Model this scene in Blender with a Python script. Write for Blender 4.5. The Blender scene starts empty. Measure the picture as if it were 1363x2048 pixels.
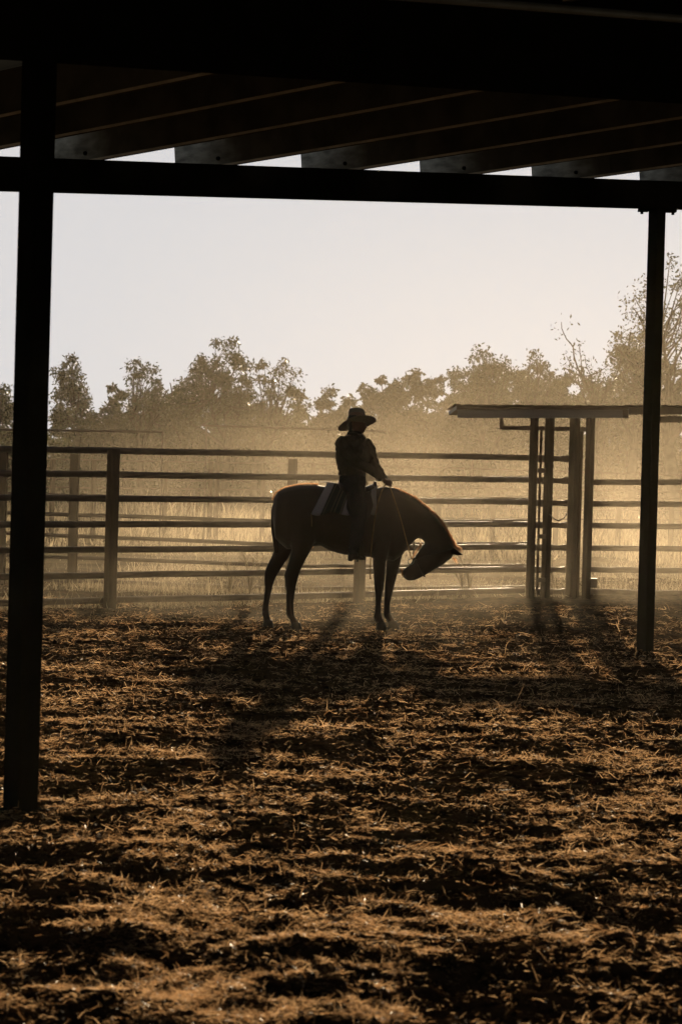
import bpy, math, random
import numpy as np
from mathutils import Vector, Matrix
random.seed(7)
rng = np.random.default_rng(11)
S = bpy.context.scene
COL = S.collection
# ------------------------------------------------------------------ camera
F = 5690.0                       # focal length in photo pixels (100 mm lens, 36 mm high frame)
H = 1.5                          # eye height
ROLL, PITCH = 0.027, math.atan(59/F)
cam = bpy.data.cameras.new('camera')
co = bpy.data.objects.new('camera', cam); COL.objects.link(co)
cam.sensor_fit = 'VERTICAL'; cam.sensor_height = 36; cam.sensor_width = 24
cam.lens = 36*F/2048
cam.clip_start = 0.1; cam.clip_end = 3000
R = Matrix.Rotation(math.pi/2-PITCH, 4, 'X') @ Matrix.Rotation(ROLL, 4, 'Z')
co.matrix_world = Matrix.Translation((0, 0, H)) @ R
cam.dof.use_dof = True; cam.dof.focus_distance = 29.5; cam.dof.aperture_fstop = 9
S.camera = co
R3 = R.to_3x3()
def P(px, py, Y):                # the world point at depth Y seen at a photo position
    d = R3 @ Vector(((px-681.5)/F, -(py-1024)/F, -1))
    d *= Y/d.y
    return Vector((d.x, d.y, d.z+H))
# ------------------------------------------------------------------ light
SUN_EL, SUN_AZ = math.radians(8.8), math.radians(2.9)     # azimuth to the right of +Y
w = bpy.data.worlds.new('World'); S.world = w; w.use_nodes = True
nt = w.node_tree; nt.nodes.clear()
out = nt.nodes.new('ShaderNodeOutputWorld'); bg = nt.nodes.new('ShaderNodeBackground')
sky = nt.nodes.new('ShaderNodeTexSky'); sky.sky_type = 'NISHITA'; sky.sun_disc = False
sky.sun_elevation = SUN_EL; sky.sun_rotation = SUN_AZ; sky.dust_density = 3.0; sky.air_density = 1.0
hsv = nt.nodes.new('ShaderNodeHueSaturation'); hsv.inputs['Saturation'].default_value = 0.45
dark = nt.nodes.new('ShaderNodeMix'); dark.data_type = 'RGBA'; dark.blend_type = 'DARKEN'
dark.inputs['Factor'].default_value = 1
SKYCAP = (7.75, 7.75, 8.0)
dark.inputs['B'].default_value = (*SKYCAP, 1)
gm_ = nt.nodes.new('ShaderNodeGamma'); gm_.inputs['Gamma'].default_value = 1.7
nt.links.new(sky.outputs[0], gm_.inputs['Color']); nt.links.new(gm_.outputs[0], hsv.inputs['Color'])
hsv.inputs['Value'].default_value = .28; nt.links.new(hsv.outputs[0], dark.inputs['A'])
nt.links.new(dark.outputs['Result'], bg.inputs['Color'])
bg.inputs['Strength'].default_value = 0.05
nt.links.new(bg.outputs[0], out.inputs[0])
sl = bpy.data.lights.new('sun', 'SUN'); sl.energy = 5.0; sl.angle = math.radians(0.5); sl.color = (1, .77, .50)
so = bpy.data.objects.new('sun', sl); COL.objects.link(so)
sd = Vector((math.sin(SUN_AZ)*math.cos(SUN_EL), math.cos(SUN_AZ)*math.cos(SUN_EL), math.sin(SUN_EL)))
so.rotation_euler = sd.to_track_quat('Z', 'Y').to_euler()
S.view_settings.view_transform = 'Standard'; S.view_settings.look = 'None'
S.view_settings.exposure = 0.75; S.view_settings.gamma = 1
S.cycles.use_denoising = True
S.cycles.max_bounces = 5; S.cycles.diffuse_bounces = 2; S.cycles.glossy_bounces = 2
S.cycles.transmission_bounces = 3; S.cycles.volume_bounces = 0; S.cycles.transparent_max_bounces = 24
S.cycles.volume_max_steps = 48
S.cycles.sample_clamp_indirect = 4
# ------------------------------------------------------------------ helpers
def tag(o, label=None, cat=None, group=None, kind=None):
    if label: o['label'] = label
    if cat: o['category'] = cat
    if group: o['group'] = group
    if kind: o['kind'] = kind
    return o
def empty(name, loc, label, cat, group=None):
    o = bpy.data.objects.new(name, None); COL.objects.link(o); o.location = loc
    o.empty_display_size = .1
    return tag(o, label, cat, group)
def link(name, me, mat=None, parent=None, loc=None):
    """mesh given in world coordinates; its origin is moved to loc (or its parent's place)"""
    o = bpy.data.objects.new(name, me); COL.objects.link(o)
    if mat and not me.materials: me.materials.append(mat)
    if parent is not None:
        chain = Vector((0, 0, 0)); q = parent
        while q is not None: chain += q.location; q = q.parent
        me.transform(Matrix.Translation(-chain)); o.parent = parent
    elif loc is not None:
        me.transform(Matrix.Translation(-Vector(loc))); o.location = loc
    return o
class MB:
    def __init__(s): s.v = []; s.f = []
    def add(s, v, f):
        n = len(s.v); s.v += [tuple(q) for q in v]; s.f += [tuple(i+n for i in q) for q in f]; return s
    def box(s, c, ax, ay, az):   # centre and three half axes
        c, ax, ay, az = map(Vector, (c, ax, ay, az))
        v = [c+i*ax+j*ay+k*az for i in (-1, 1) for j in (-1, 1) for k in (-1, 1)]
        return s.add(v, [(0, 1, 3, 2), (4, 6, 7, 5), (0, 4, 5, 1), (2, 3, 7, 6), (0, 2, 6, 4), (1, 5, 7, 3)])
    def bar(s, a, b, wd, hd, up=(0, 0, 1)):   # a box beam between two points
        a, b, up = Vector(a), Vector(b), Vector(up)
        d = (b-a).normalized(); sx = d.cross(up).normalized(); uz = sx.cross(d)
        return s.box((a+b)/2, (b-a)/2, sx*wd/2, uz*hd/2)
    def rings(s, rings, cap=True):
        n = len(rings[0]); v = [p for r in rings for p in r]; f = []
        for i in range(len(rings)-1):
            for j in range(n):
                k = (j+1) % n
                f.append((i*n+j, i*n+k, (i+1)*n+k, (i+1)*n+j))
        if cap: f += [tuple(range(n-1, -1, -1)), tuple((len(rings)-1)*n+j for j in range(n))]
        return s.add(v, f)
    def tube(s, pts, rad, n=8, flat=None):   # flat: radius factor sideways
        pts = [Vector(p) for p in pts]
        if not hasattr(rad, '__len__'): rad = [rad]*len(pts)
        rs = []
        for i, p in enumerate(pts):
            d = (pts[min(i+1, len(pts)-1)]-pts[max(i-1, 0)]).normalized()
            up = Vector((0, 0, 1)) if abs(d.z) < .95 else Vector((0, 1, 0))
            sx = d.cross(up).normalized(); uz = sx.cross(d)
            rs.append([p + sx*math.cos(t)*rad[i]*(flat or 1) + uz*math.sin(t)*rad[i] for t in [2*math.pi*k/n for k in range(n)]])
        return s.rings(rs)
    def mesh(s, name, smooth=False):
        me = bpy.data.meshes.new(name); me.from_pydata(s.v, [], s.f); me.update()
        if smooth: me.polygons.foreach_set('use_smooth', [True]*len(me.polygons))
        return me
def bevel(o, wd=.006, seg=2):
    m = o.modifiers.new('bevel', 'BEVEL'); m.width = wd; m.segments = seg; m.limit_method = 'ANGLE'
    return o
def np_mesh(name, V, Q, smooth=False):
    me = bpy.data.meshes.new(name)
    me.vertices.add(len(V)); me.vertices.foreach_set('co', np.ascontiguousarray(V, dtype=np.float32).ravel())
    k = Q.shape[1]
    me.loops.add(Q.size); me.loops.foreach_set('vertex_index', np.ascontiguousarray(Q, dtype=np.int32).ravel())
    me.polygons.add(len(Q)); me.polygons.foreach_set('loop_start', np.arange(0, Q.size, k, dtype=np.int32))
    me.polygons.foreach_set('loop_total', np.full(len(Q), k, dtype=np.int32))
    if smooth: me.polygons.foreach_set('use_smooth', np.ones(len(Q), dtype=bool))
    me.update(calc_edges=True); return me
def remeshed(mb, name, voxel=.012, smooth=4):
    me = mb.mesh(name)
    t = bpy.data.objects.new('tmp', me); COL.objects.link(t)
    r = t.modifiers.new('r', 'REMESH'); r.mode = 'VOXEL'; r.voxel_size = voxel
    q = t.modifiers.new('s', 'SMOOTH'); q.iterations = smooth; q.factor = .5
    dg = bpy.context.evaluated_depsgraph_get(); dg.update()
    m2 = bpy.data.meshes.new_from_object(t.evaluated_get(dg)); m2.name = name
    bpy.data.objects.remove(t)
    m2.polygons.foreach_set('use_smooth', [True]*len(m2.polygons))
    return m2
# ------------------------------------------------------------------ materials
def mat(name, c1, c2=None, scale=6, rough=.8, spec=.3, metal=0, bump=0, bscale=40, transl=0, tcol=None, island=False, stretch=None, sheen=0, matte=False, gloss=0):
    m = bpy.data.materials.new(name); m.use_nodes = True; n = m.node_tree; b = n.nodes['Principled BSDF']
    b.inputs['Roughness'].default_value = rough; b.inputs['Specular IOR Level'].default_value = spec
    b.inputs['Metallic'].default_value = metal
    if sheen: b.inputs['Sheen Weight'].default_value = sheen; b.inputs['Sheen Roughness'].default_value = .35
    src = None
    tc = n.nodes.new('ShaderNodeTexCoord'); vec = tc.outputs['Object']
    if stretch:
        mp = n.nodes.new('ShaderNodeMapping'); mp.inputs['Scale'].default_value = stretch
        n.links.new(vec, mp.inputs[0]); vec = mp.outputs[0]
    if c2 is None: c2 = tuple(v*.6 for v in c1)
    mx = n.nodes.new('ShaderNodeMix'); mx.data_type = 'RGBA'
    mx.inputs['A'].default_value = (*c1, 1); mx.inputs['B'].default_value = (*c2, 1)
    if island:
        g = n.nodes.new('ShaderNodeNewGeometry'); n.links.new(g.outputs['Random Per Island'], mx.inputs['Factor'])
    else:
        t = n.nodes.new('ShaderNodeTexNoise'); t.inputs['Scale'].default_value = scale; t.inputs['Detail'].default_value = 6
        n.links.new(vec, t.inputs['Vector'])
        rp = n.nodes.new('ShaderNodeMapRange'); rp.inputs['From Min'].default_value = .35; rp.inputs['From Max'].default_value = .65
        n.links.new(t.outputs['Fac'], rp.inputs['Value']); n.links.new(rp.outputs[0], mx.inputs['Factor'])
    n.links.new(mx.outputs['Result'], b.inputs['Base Color'])
    if bump:
        t2 = n.nodes.new('ShaderNodeTexNoise'); t2.inputs['Scale'].default_value = bscale; t2.inputs['Detail'].default_value = 4
        n.links.new(vec, t2.inputs['Vector'])
        bp = n.nodes.new('ShaderNodeBump'); bp.inputs['Strength'].default_value = bump; bp.inputs['Distance'].default_value = .01
        n.links.new(t2.outputs['Fac'], bp.inputs['Height']); n.links.new(bp.outputs[0], b.inputs['Normal'])
    body = b.outputs[0]
    if matte:                        # powdery or fibrous surfaces: no mirror-like grazing reflection
        df = n.nodes.new('ShaderNodeBsdfDiffuse'); df.inputs['Roughness'].default_value = .6
        n.links.new(mx.outputs['Result'], df.inputs['Color']); body = df.outputs[0]
        if bump: n.links.new(bp.outputs[0], df.inputs['Normal'])
        if gloss:
            gl = n.nodes.new('ShaderNodeBsdfGlossy'); gl.inputs['Roughness'].default_value = rough; gm = n.nodes.new('ShaderNodeMixShader'); gm.inputs[0].default_value = gloss
            n.links.new(body, gm.inputs[1]); n.links.new(gl.outputs[0], gm.inputs[2]); body = gm.outputs[0]
        n.links.new(body, n.nodes['Material Output'].inputs['Surface'])
    if transl:
        tr = n.nodes.new('ShaderNodeBsdfTranslucent'); mixs = n.nodes.new('ShaderNodeMixShader'); mixs.inputs[0].default_value = transl
        if tcol and island:
            m3 = n.nodes.new('ShaderNodeMix'); m3.data_type = 'RGBA'; m3.inputs['A'].default_value = (*tcol, 1); m3.inputs['B'].default_value = (tcol[0]*.40, tcol[1]*.30, tcol[2]*.22, 1)
            n.links.new(mx.inputs['Factor'].links[0].from_socket, m3.inputs['Factor']); n.links.new(m3.outputs['Result'], tr.inputs['Color'])
        elif tcol: tr.inputs['Color'].default_value = (*tcol, 1)
        else: n.links.new(mx.outputs['Result'], tr.inputs['Color'])
        o = n.nodes['Material Output']
        n.links.new(body, mixs.inputs[1]); n.links.new(tr.outputs[0], mixs.inputs[2]); n.links.new(mixs.outputs[0], o.inputs['Surface'])
    return m
M = dict(
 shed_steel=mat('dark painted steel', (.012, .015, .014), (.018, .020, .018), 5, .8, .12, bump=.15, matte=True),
 purlin=mat('weathered timber rafter', (.13, .125, .11), (.07, .068, .06), 3, .75, .3, bump=.4, bscale=25, stretch=(1, 1, 1), matte=True),
 bounce_lit_lip=mat('bounce lit rafter lip', (.62, .56, .48), (.4, .36, .3), 5, .5, .4),  # pale colour stands for ground bounce light along the lower edge
 tailend=mat('sky lit rafter end', (.68, .74, .76), (.28, .31, .32), 6, .8, .3, bump=.5, bscale=25, stretch=(1, 1, 3), matte=True),  # pale blue grey holds the light of the open sky
 roof=mat('dark roof sheet', (.03, .032, .032), (.02, .02, .02), 2, .7, .2, matte=True),
 pipe=mat('galvanised pipe', (.30, .36, .42), (.22, .26, .3), 4, .5, .4, metal=.3),
 rail=mat('rusty rail steel', (.10, .07, .045), (.06, .04, .028), 7, .5, .45, bump=.15),
 post=mat('weathered fence post', (.085, .058, .036), (.045, .032, .022), 9, .8, .3, bump=.5, stretch=(1, 1, .2), matte=True),
 thin=mat('far rail steel', (.12, .09, .06), (.07, .05, .035), 5, .6, .4),
 fascia=mat('grey fascia board', (.34, .33, .33), (.26, .25, .25), 3, .7, .3, bump=.2, stretch=(.3, .3, 4)),
 iron=mat('canopy roof iron', (.16, .12, .09), (.09, .065, .045), 4, .5, .5, metal=.3),
 soil=mat('trampled soil', (.075, .043, .022), (.015, .010, .006), 9, .95, .04, bump=1, bscale=70, matte=True),
 crumb=mat('soil crumbs', (.10, .058, .028), (.014, .010, .006), rough=.9, spec=.1, island=True, matte=True),
 straw=mat('straw litter', (.30, .18, .08), (.05, .025, .010), rough=.36, transl=.5, tcol=(.92, .62, .34), island=True, matte=True, gloss=.10),
 drygrass=mat('dry grass', (.42, .35, .23), (.08, .065, .042), rough=.7, spec=.25, transl=.5, island=True, matte=True),
 pasture=mat('pasture soil', (.13, .10, .06), (.04, .03, .02), .6, .95, .1, matte=True),
 bark=mat('tree bark', (.08, .065, .05), (.04, .032, .025), 4, .9, .2, matte=True),
 leafa=mat('gum leaves', (.055, .060, .025), (.025, .030, .012), rough=.4, spec=.4, transl=.4, island=True),
 leafb=mat('wattle leaves', (.07, .07, .03), (.03, .034, .015), rough=.4, spec=.4, transl=.4, island=True),
 horse=mat('dark bay coat', (.035, .017, .008), (.022, .011, .006), 4, .6, .25, bump=.2, bscale=90, sheen=.25),
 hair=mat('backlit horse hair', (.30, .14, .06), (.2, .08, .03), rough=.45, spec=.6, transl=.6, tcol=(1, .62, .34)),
 rimfuzz=mat('pale rim fuzz', (.6, .56, .5), (.4, .38, .34), rough=.8, transl=.5, matte=True),
 hairdark=mat('dark horse hair', (.02, .012, .008), (.012, .008, .006), 20, .6, .3),
 hoof=mat('hoof horn', (.04, .03, .022), None, 10, .6),
 skin=mat('skin', (.22, .12, .08), (.18, .10, .065), 5, .6, .3),
 shirt=mat('dark work shirt', (.026, .021, .015), (.016, .013, .010), 8, .9, .1, bump=.6, bscale=18, matte=True),
 denim=mat('dark denim', (.038, .036, .038), (.024, .023, .025), 12, .9, .1, bump=.4, bscale=22, matte=True),
 felt=mat('grey felt', (.20, .17, .14), (.15, .125, .10), 6, .9, .15, transl=.06, matte=True),
 leather=mat('brown leather', (.035, .02, .012), (.02, .012, .008), 9, .5, .4),
 rein=mat('tan rein rope', (.45, .30, .16), (.3, .2, .1), 30, .7, .3, matte=True),
 hay=mat('old hay', (.22, .15, .08), (.12, .08, .04), 8, .9, .1, bump=1, bscale=20, matte=True),
 stick=mat('dry stick', (.30, .22, .14), (.18, .13, .08), 10, .7, .3, matte=True),
)
# woven saddle blanket: pale cloth with green bands and thin pale lines running down each side
def blanket_mat():
    m = bpy.data.materials.new('striped saddle blanket'); m.use_nodes = True; n = m.node_tree; b = n.nodes['Principled BSDF']
    tc = n.nodes.new('ShaderNodeTexCoord'); sp = n.nodes.new('ShaderNodeSeparateXYZ'); n.links.new(tc.outputs['UV'], sp.inputs[0])
    mr = n.nodes.new('ShaderNodeMapRange'); mr.inputs['From Min'].default_value = 0; mr.inputs['From Max'].default_value = 1
    n.links.new(sp.outputs['X'], mr.inputs['Value'])
    cr = n.nodes.new('ShaderNodeValToRGB'); cr.color_ramp.interpolation = 'CONSTANT'
    G, Wt, L = (.02, .03, .025, 1), (.44, .42, .43, 1), (.27, .23, .16, 1)
    stops = [(0, Wt), (.14, G), (.18, L), (.195, G), (.29, L), (.305, G), (.35, L), (.365, G), (.44, L), (.45, G), (.47, Wt), (.62, G), (.64, L), (.66, G), (.70, Wt), (.86, G), (.9, Wt)]
    e = cr.color_ramp.elements
    e[0].position, e[0].color = stops[0]; e[1].position, e[1].color = stops[1]
    for p, c in stops[2:]:
        q = e.new(p); q.color = c
    n.links.new(mr.outputs[0], cr.inputs[0]); n.links.new(cr.outputs[0], b.inputs['Base Color'])
    b.inputs['Roughness'].default_value = .95; b.inputs['Specular IOR Level'].default_value = .1
    return m
M['blanket'] = blanket_mat()
def skylit_end():
    # painted sky light on the open rafter end, fading to brown under the roof
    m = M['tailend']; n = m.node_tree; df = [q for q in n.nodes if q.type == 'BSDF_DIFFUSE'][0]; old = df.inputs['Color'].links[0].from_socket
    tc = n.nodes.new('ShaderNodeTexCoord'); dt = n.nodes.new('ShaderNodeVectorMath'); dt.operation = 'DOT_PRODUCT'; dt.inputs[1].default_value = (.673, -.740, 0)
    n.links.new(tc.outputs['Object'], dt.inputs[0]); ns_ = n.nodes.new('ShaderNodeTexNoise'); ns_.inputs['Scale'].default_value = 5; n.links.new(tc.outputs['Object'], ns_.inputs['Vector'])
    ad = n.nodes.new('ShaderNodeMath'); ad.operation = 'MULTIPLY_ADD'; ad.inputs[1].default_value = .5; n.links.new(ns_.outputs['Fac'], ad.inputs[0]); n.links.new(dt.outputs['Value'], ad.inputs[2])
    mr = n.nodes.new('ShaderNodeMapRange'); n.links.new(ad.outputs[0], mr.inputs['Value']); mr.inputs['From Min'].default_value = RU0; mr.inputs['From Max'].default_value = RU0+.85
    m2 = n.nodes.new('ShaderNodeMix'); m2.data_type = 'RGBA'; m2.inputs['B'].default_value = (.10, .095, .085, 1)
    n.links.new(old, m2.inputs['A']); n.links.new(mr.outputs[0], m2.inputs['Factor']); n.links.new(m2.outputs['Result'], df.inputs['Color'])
# ------------------------------------------------------------------ noise and ground height
def _hash(i, j, s):
    h = (i.astype(np.int64)*374761393 + j.astype(np.int64)*668265263 + s*974634777) & 0xffffffff
    h = ((h ^ (h >> 13))*1274126177) & 0xffffffff
    return ((h ^ (h >> 16)) & 0xffff)/65535.0
def vnoise(x, y, s=0):
    i, j = np.floor(x), np.floor(y); u, v = x-i, y-j
    u = u*u*(3-2*u); v = v*v*(3-2*v)
    a, b, c, d = _hash(i, j, s), _hash(i+1, j, s), _hash(i, j+1, s), _hash(i+1, j+1, s)
    return (a*(1-u)+b*u)*(1-v)+(c*(1-u)+d*u)*v
def fbm(x, y, s=0, o=3):
    t, a, k = 0, 1, 0
    for q in range(o):
        t = t+a*vnoise(x*2**q, y*2**q, s+q*17); k += a; a *= .5
    return t/k
def ss(x, a, b):
    t = np.clip((x-a)/(b-a), 0, 1); return t*t*(3-2*t)
def base_h(x, y):
    return .08*np.clip((x+2.6)/4.9, 0, 1.6)*np.clip((y-29)/6, 0, 1)
def ground_h(x, y):
    x = np.asarray(x, float); y = np.asarray(y, float)
    a = fbm(x/.9, y/.9, 3, 2)-.5
    b = fbm(x/.23+.3*a, y/.20, 31, 3)-.5
    c = fbm(x/.07, y/.07, 57, 2)-.5
    hoofp = np.clip(vnoise(x/.19, y/.19, 91)-.62, 0, 1)
    near = 1.0
    e = fbm(x/.032, y/.032, 73, 1)-.5
    near = 1-.58*ss(y, 9, 15)
    h = .085*a*near + .085*b*near + .034*c + .016*e - .13*hoofp*near
    calm = 1-.15*ss(y, 14, 27)
    berm = .03*np.exp(-((y-(34.2+.9*x)-.0)/.6)**2)
    heap = .07*np.exp(-((x+1.43)**2+(y-12.75)**2)/.05)*(.6+.8*b*4) + .06*np.exp(-((x-2.75)**2+(y-25.8)**2)/.05)
    return base_h(x, y) + h*calm + heap - .012 + berm*(fbm(x/.6, y/.6, 77, 2))
# arena: one displaced sheet, finer near the camera
rows = [6.0]
while rows[-1] < 46: rows.append(rows[-1] + max(.014, .00115*rows[-1]))
rows = np.array(rows); nc = 640
u = np.linspace(-1, 1, nc)
X = u[None, :]*(1.9 + .19*rows)[:, None]; Y = np.repeat(rows[:, None], nc, 1)
Z = ground_h(X, Y)
edge = np.minimum(ss(np.abs(u), 1.0, .97), 1)[None, :]*ss(Y, 46, 45.3)*ss(Y, 6, 6.3)
Z = Z*edge + (-.10)*(1-edge)
V = np.stack([X, Y, Z], -1).reshape(-1, 3)
idx = np.arange(len(rows)*nc).reshape(len(rows), nc)
Q = np.stack([idx[:-1, :-1], idx[:-1, 1:], idx[1:, 1:], idx[1:, :-1]], -1).reshape(-1, 4)
arena = link('ground', np_mesh('arena ground', V, Q, True), M['soil'])
tag(arena, 'dark trampled arena soil with clods and hoof prints', None, None, 'structure')
# wide base terrain to the horizon
gx = np.concatenate([-np.geomspace(2000, 8, 36), np.linspace(-7, 7, 15), np.geomspace(8, 2000, 36)])
gy = np.concatenate([-np.geomspace(600, 2, 20), np.linspace(0, 60, 31), np.geomspace(64, 2500, 40)])
GX, GY = np.meshgrid(gx, gy)
def field_h(x, y):
    return -.11 + ss(y, 46, 60)*(.15+.35*(fbm(x/9, y/9, 5, 3)-.5)) 
GZ = field_h(GX, GY)
idx = np.arange(GX.size).reshape(GX.shape)
Q = np.stack([idx[:-1, :-1], idx[:-1, 1:], idx[1:, 1:], idx[1:, :-1]], -1).reshape(-1, 4)
terr = link('pasture', np_mesh('pasture', np.stack([GX, GY, GZ], -1).reshape(-1, 3), Q, True), M['pasture'])
tag(terr, 'dry pasture reaching from the yards to the trees', None, None, 'structure')
# ------------------------------------------------------------------ straw and grass
def blades(n, pos, length, width, lift, az, bend, base_tilt=None):
    """n ribbons of two quads. lift: rise angle; az: heading"""
    d = np.stack([np.cos(az)*np.cos(lift), np.sin(az)*np.cos(lift), np.sin(lift)], -1)
    sd_ = np.cross(d, rng.normal(size=(n, 3))); sd_ /= np.linalg.norm(sd_, axis=1)[:, None]
    nb = rng.normal(size=(n, 3)); nb -= (nb*d).sum(1)[:, None]*d; nb /= np.linalg.norm(nb, axis=1)[:, None]
    p0 = pos; p1 = pos + d*(length*.5)[:, None] + nb*(bend*length)[:, None]; p2 = pos + d*length[:, None]
    wv = sd_*(width*.5)[:, None]
    V = np.stack([p0-wv, p0+wv, p1-wv*.9, p1+wv*.9, p2-wv*.3, p2+wv*.3], 1).reshape(-1, 3)
    i = np.arange(n)[:, None]*6
    Q = np.concatenate([i+np.array([0, 1, 3, 2]), i+np.array([2, 3, 5, 4])], 0)
    return V, Q
n = 420000
# density per area falls with distance; depth distributed so the picture is evenly covered
yy = 1/rng.uniform(1/34.5, 1/6.3, n*2)
xx = rng.uniform(-1, 1, n*2)*(1.2+.165*yy)
clump = fbm(xx/.55, yy/.45, 7, 3)
cl2 = fbm(xx/.16, yy/.14, 9, 2)
keep = rng.random(n*2) < np.clip((clump-.475)*3.4+(cl2-.5)*3.2+.016*np.clip(yy-16, 0, 14), .04, 1)
xx, yy = xx[keep][:n], yy[keep][:n]; n = len(xx)
kk = .42+.048*yy
Ls = rng.gamma(1.8, .0105, n)*kk+.007; Ws = rng.uniform(.0010, .0026, n)*kk
lift = np.where(rng.random(n) < .8, rng.normal(.05, .16, n), rng.normal(.5, .35, n))
pos = np.stack([xx, yy, ground_h(xx, yy)+rng.uniform(.000, .014, n)], -1)
V, Q = blades(n, pos, Ls, Ws, lift, rng.uniform(0, 2*np.pi, n), rng.normal(0, .20, n))
o = link('straw_litter', np_mesh('straw litter', V, Q), M['straw'])
tag(o, 'golden straw and hay litter strewn over the arena soil', None, None, 'stuff')
n = 130000
yy = 1/rng.uniform(1/34., 1/6.4, n); xx = rng.uniform(-1, 1, n)*(1.2+.165*yy)
k = rng.random(n) < np.clip((fbm(xx/.4, yy/.35, 15, 2)-.3)*2, .1, 1); xx, yy = xx[k], yy[k]; n = len(xx)
rr = rng.gamma(1.6, .0024, n)*(.7+.03*yy)+.002
octa = np.array([[1, 0, 0], [0, 1, 0], [-1, 0, 0], [0, -1, 0], [0, 0, 1], [0, 0, -1]], float)
V = octa[None]*rng.uniform(.6, 1.3, (n, 6, 3))*rr[:, None, None]; th = rng.uniform(0, 6.28, n)[:, None]
V = np.stack([V[..., 0]*np.cos(th)-V[..., 1]*np.sin(th), V[..., 0]*np.sin(th)+V[..., 1]*np.cos(th), V[..., 2]*.8], -1)
V += np.stack([xx, yy, ground_h(xx, yy)+rr*.3], -1)[:, None]
tri = np.array([[0, 1, 4], [1, 2, 4], [2, 3, 4], [3, 0, 4], [1, 0, 5], [2, 1, 5], [3, 2, 5], [0, 3, 5]])
Q = (np.arange(n)[:, None, None]*6+tri[None]).reshape(-1, 3)
o = link('soil_crumbs', np_mesh('soil crumbs', V.reshape(-1, 3), Q), M['crumb'])
tag(o, 'loose dung and soil crumbs scattered over the arena', None, None, 'stuff')
# dry pasture grass beyond the rails
n = 120000
yy = 1/rng.uniform(1/125., 1/37.0, n*2); xx = rng.uniform(-1, 1, n*2)*(1.5+.15*yy)
fl = 36.3+.9*xx
cl = fbm(xx/2.2, yy/3.5, 21, 3)
keep = (rng.random(n*2) < np.clip((cl-.36)*4, .05, 1)) & (yy > np.minimum(fl, 41))
xx, yy = xx[keep][:n], yy[keep][:n]; n = len(xx)
tall = np.clip((fbm(xx/3.1, yy/4, 44, 2)-.42)*3, .15, 1)
Ls = rng.gamma(5, .055, n)*tall*np.clip(yy/75, .55, 1.25); Ws = rng.uniform(.006, .014, n)*(yy/60)
gz = np.where(yy < 45.5, ground_h(xx, yy), field_h(xx, yy))
V, Q = blades(n, np.stack([xx, yy, gz-.01], -1), Ls, Ws, rng.normal(1.15, .35, n), rng.uniform(0, 6.28, n), rng.normal(0, .12, n))
o = link('dry_grass', np_mesh('dry grass', V, Q), M['drygrass'])
tag(o, 'pale dry pasture grass growing beyond the yard rails', None, None, 'stuff')
n = 42000
yy = 1/rng.uniform(1/128., 1/56.0, n*2); xx = rng.uniform(-1, 1, n*2)*(1.5+.15*yy)
keep = rng.random(n*2) < np.clip((fbm(xx/2.5, yy/7, 121, 3)-.47)*6, .04, 1)
xx, yy = xx[keep][:n], yy[keep][:n]; n = len(xx)
V, Q = blades(n, np.stack([xx, yy, field_h(xx, yy)-.01], -1), rng.gamma(5, .085, n)*np.clip(fbm(xx/5, yy/8, 144, 2)*1.6-.2, .3, 1.3), rng.uniform(.02, .045, n), rng.normal(1.3, .25, n), rng.uniform(0, 6.28, n), rng.normal(0, .1, n))
tag(link('far_grass', np_mesh('far grass', V, Q), M['drygrass']), 'tall dry seeding grass in the far paddocks', None, None, 'stuff')
# tufts along the foot of the fence
n = 16000
xx = rng.uniform(-4.5, 5.5, n); yy = 34.6+.9*xx+rng.normal(0, .35, n)+.55
cl = fbm(xx/.5, yy/.5, 66, 2); k = rng.random(n) < np.clip((cl-.45)*5, .02, 1); xx, yy = xx[k], yy[k]; n = len(xx)
V, Q = blades(n, np.stack([xx, yy, ground_h(xx, yy)-.01], -1), rng.gamma(4, .03, n), rng.uniform(.004, .009, n), rng.normal(1.0, .45, n), rng.uniform(0, 6.28, n), rng.normal(0, .15, n))
tag(link('fence_grass', np_mesh('fence grass', V, Q), M['drygrass']), 'sparse dry grass along the foot of the rail fence', None, None, 'stuff')
# ------------------------------------------------------------------ shed
shed = empty('open_shed', P(1288, 1312, 25.8), 'dark open sided shed whose roof and posts frame the view from inside', 'shed')
shed.location.z = 0
D = Vector((.740, .673, .0665)).normalized()      # along the beams
U = Vector((.673, -.740, .044)).normalized()      # along the rafters, towards the camera
def on_line(p0, d, px):                            # the point of a line at a photo column (at horizon height)
    k = (px-681.5)/F
    return p0 + d*((k*p0.y-p0.x)/(d.x-k*d.y))
b1 = P(1313, 390, 25.8)                            # centre line of the far beam at the right post
TH = .252
a_, b_ = b1-D*17, b1+D*9
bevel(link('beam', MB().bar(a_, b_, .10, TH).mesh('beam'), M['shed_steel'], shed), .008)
# right post with bolted cap
pr, pt = P(1288, 1330, 25.8), b1-Vector((0, 0, TH/2+.002))
def upright(px, py, Y, ztop, wd, dp, name, m, parent, plate=False, zb=-.15):
    p = P(px, py, Y); mb = MB()
    lean = 0.0
    q_ = .354
    mb.box((p.x, p.y, (zb+ztop)/2), (.74*wd*q_, .673*wd*q_, 0), (.673*dp*q_, -.74*dp*q_, 0), (0, 0, (ztop-zb)/2))
    return bevel(link(name, mb.mesh(name), m, parent), .006)
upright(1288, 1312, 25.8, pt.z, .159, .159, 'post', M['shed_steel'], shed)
c = Vector((P(1288, 1312, 25.8).x, 25.8, pt.z))
for sx in (-1, 1):
    mb = MB()
    mb.box(c+Vector((sx*.125, 0, -.012)), (.045, 0, 0), (0, .07, 0), (0, 0, .012))
    mb.tube([c+Vector((sx*.14, -.02, -.05)), c+Vector((sx*.14, -.02, .01))], .014, 6)
    link('cap_bracket', mb.mesh('cap bracket'), M['shed_steel'], shed)
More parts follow.
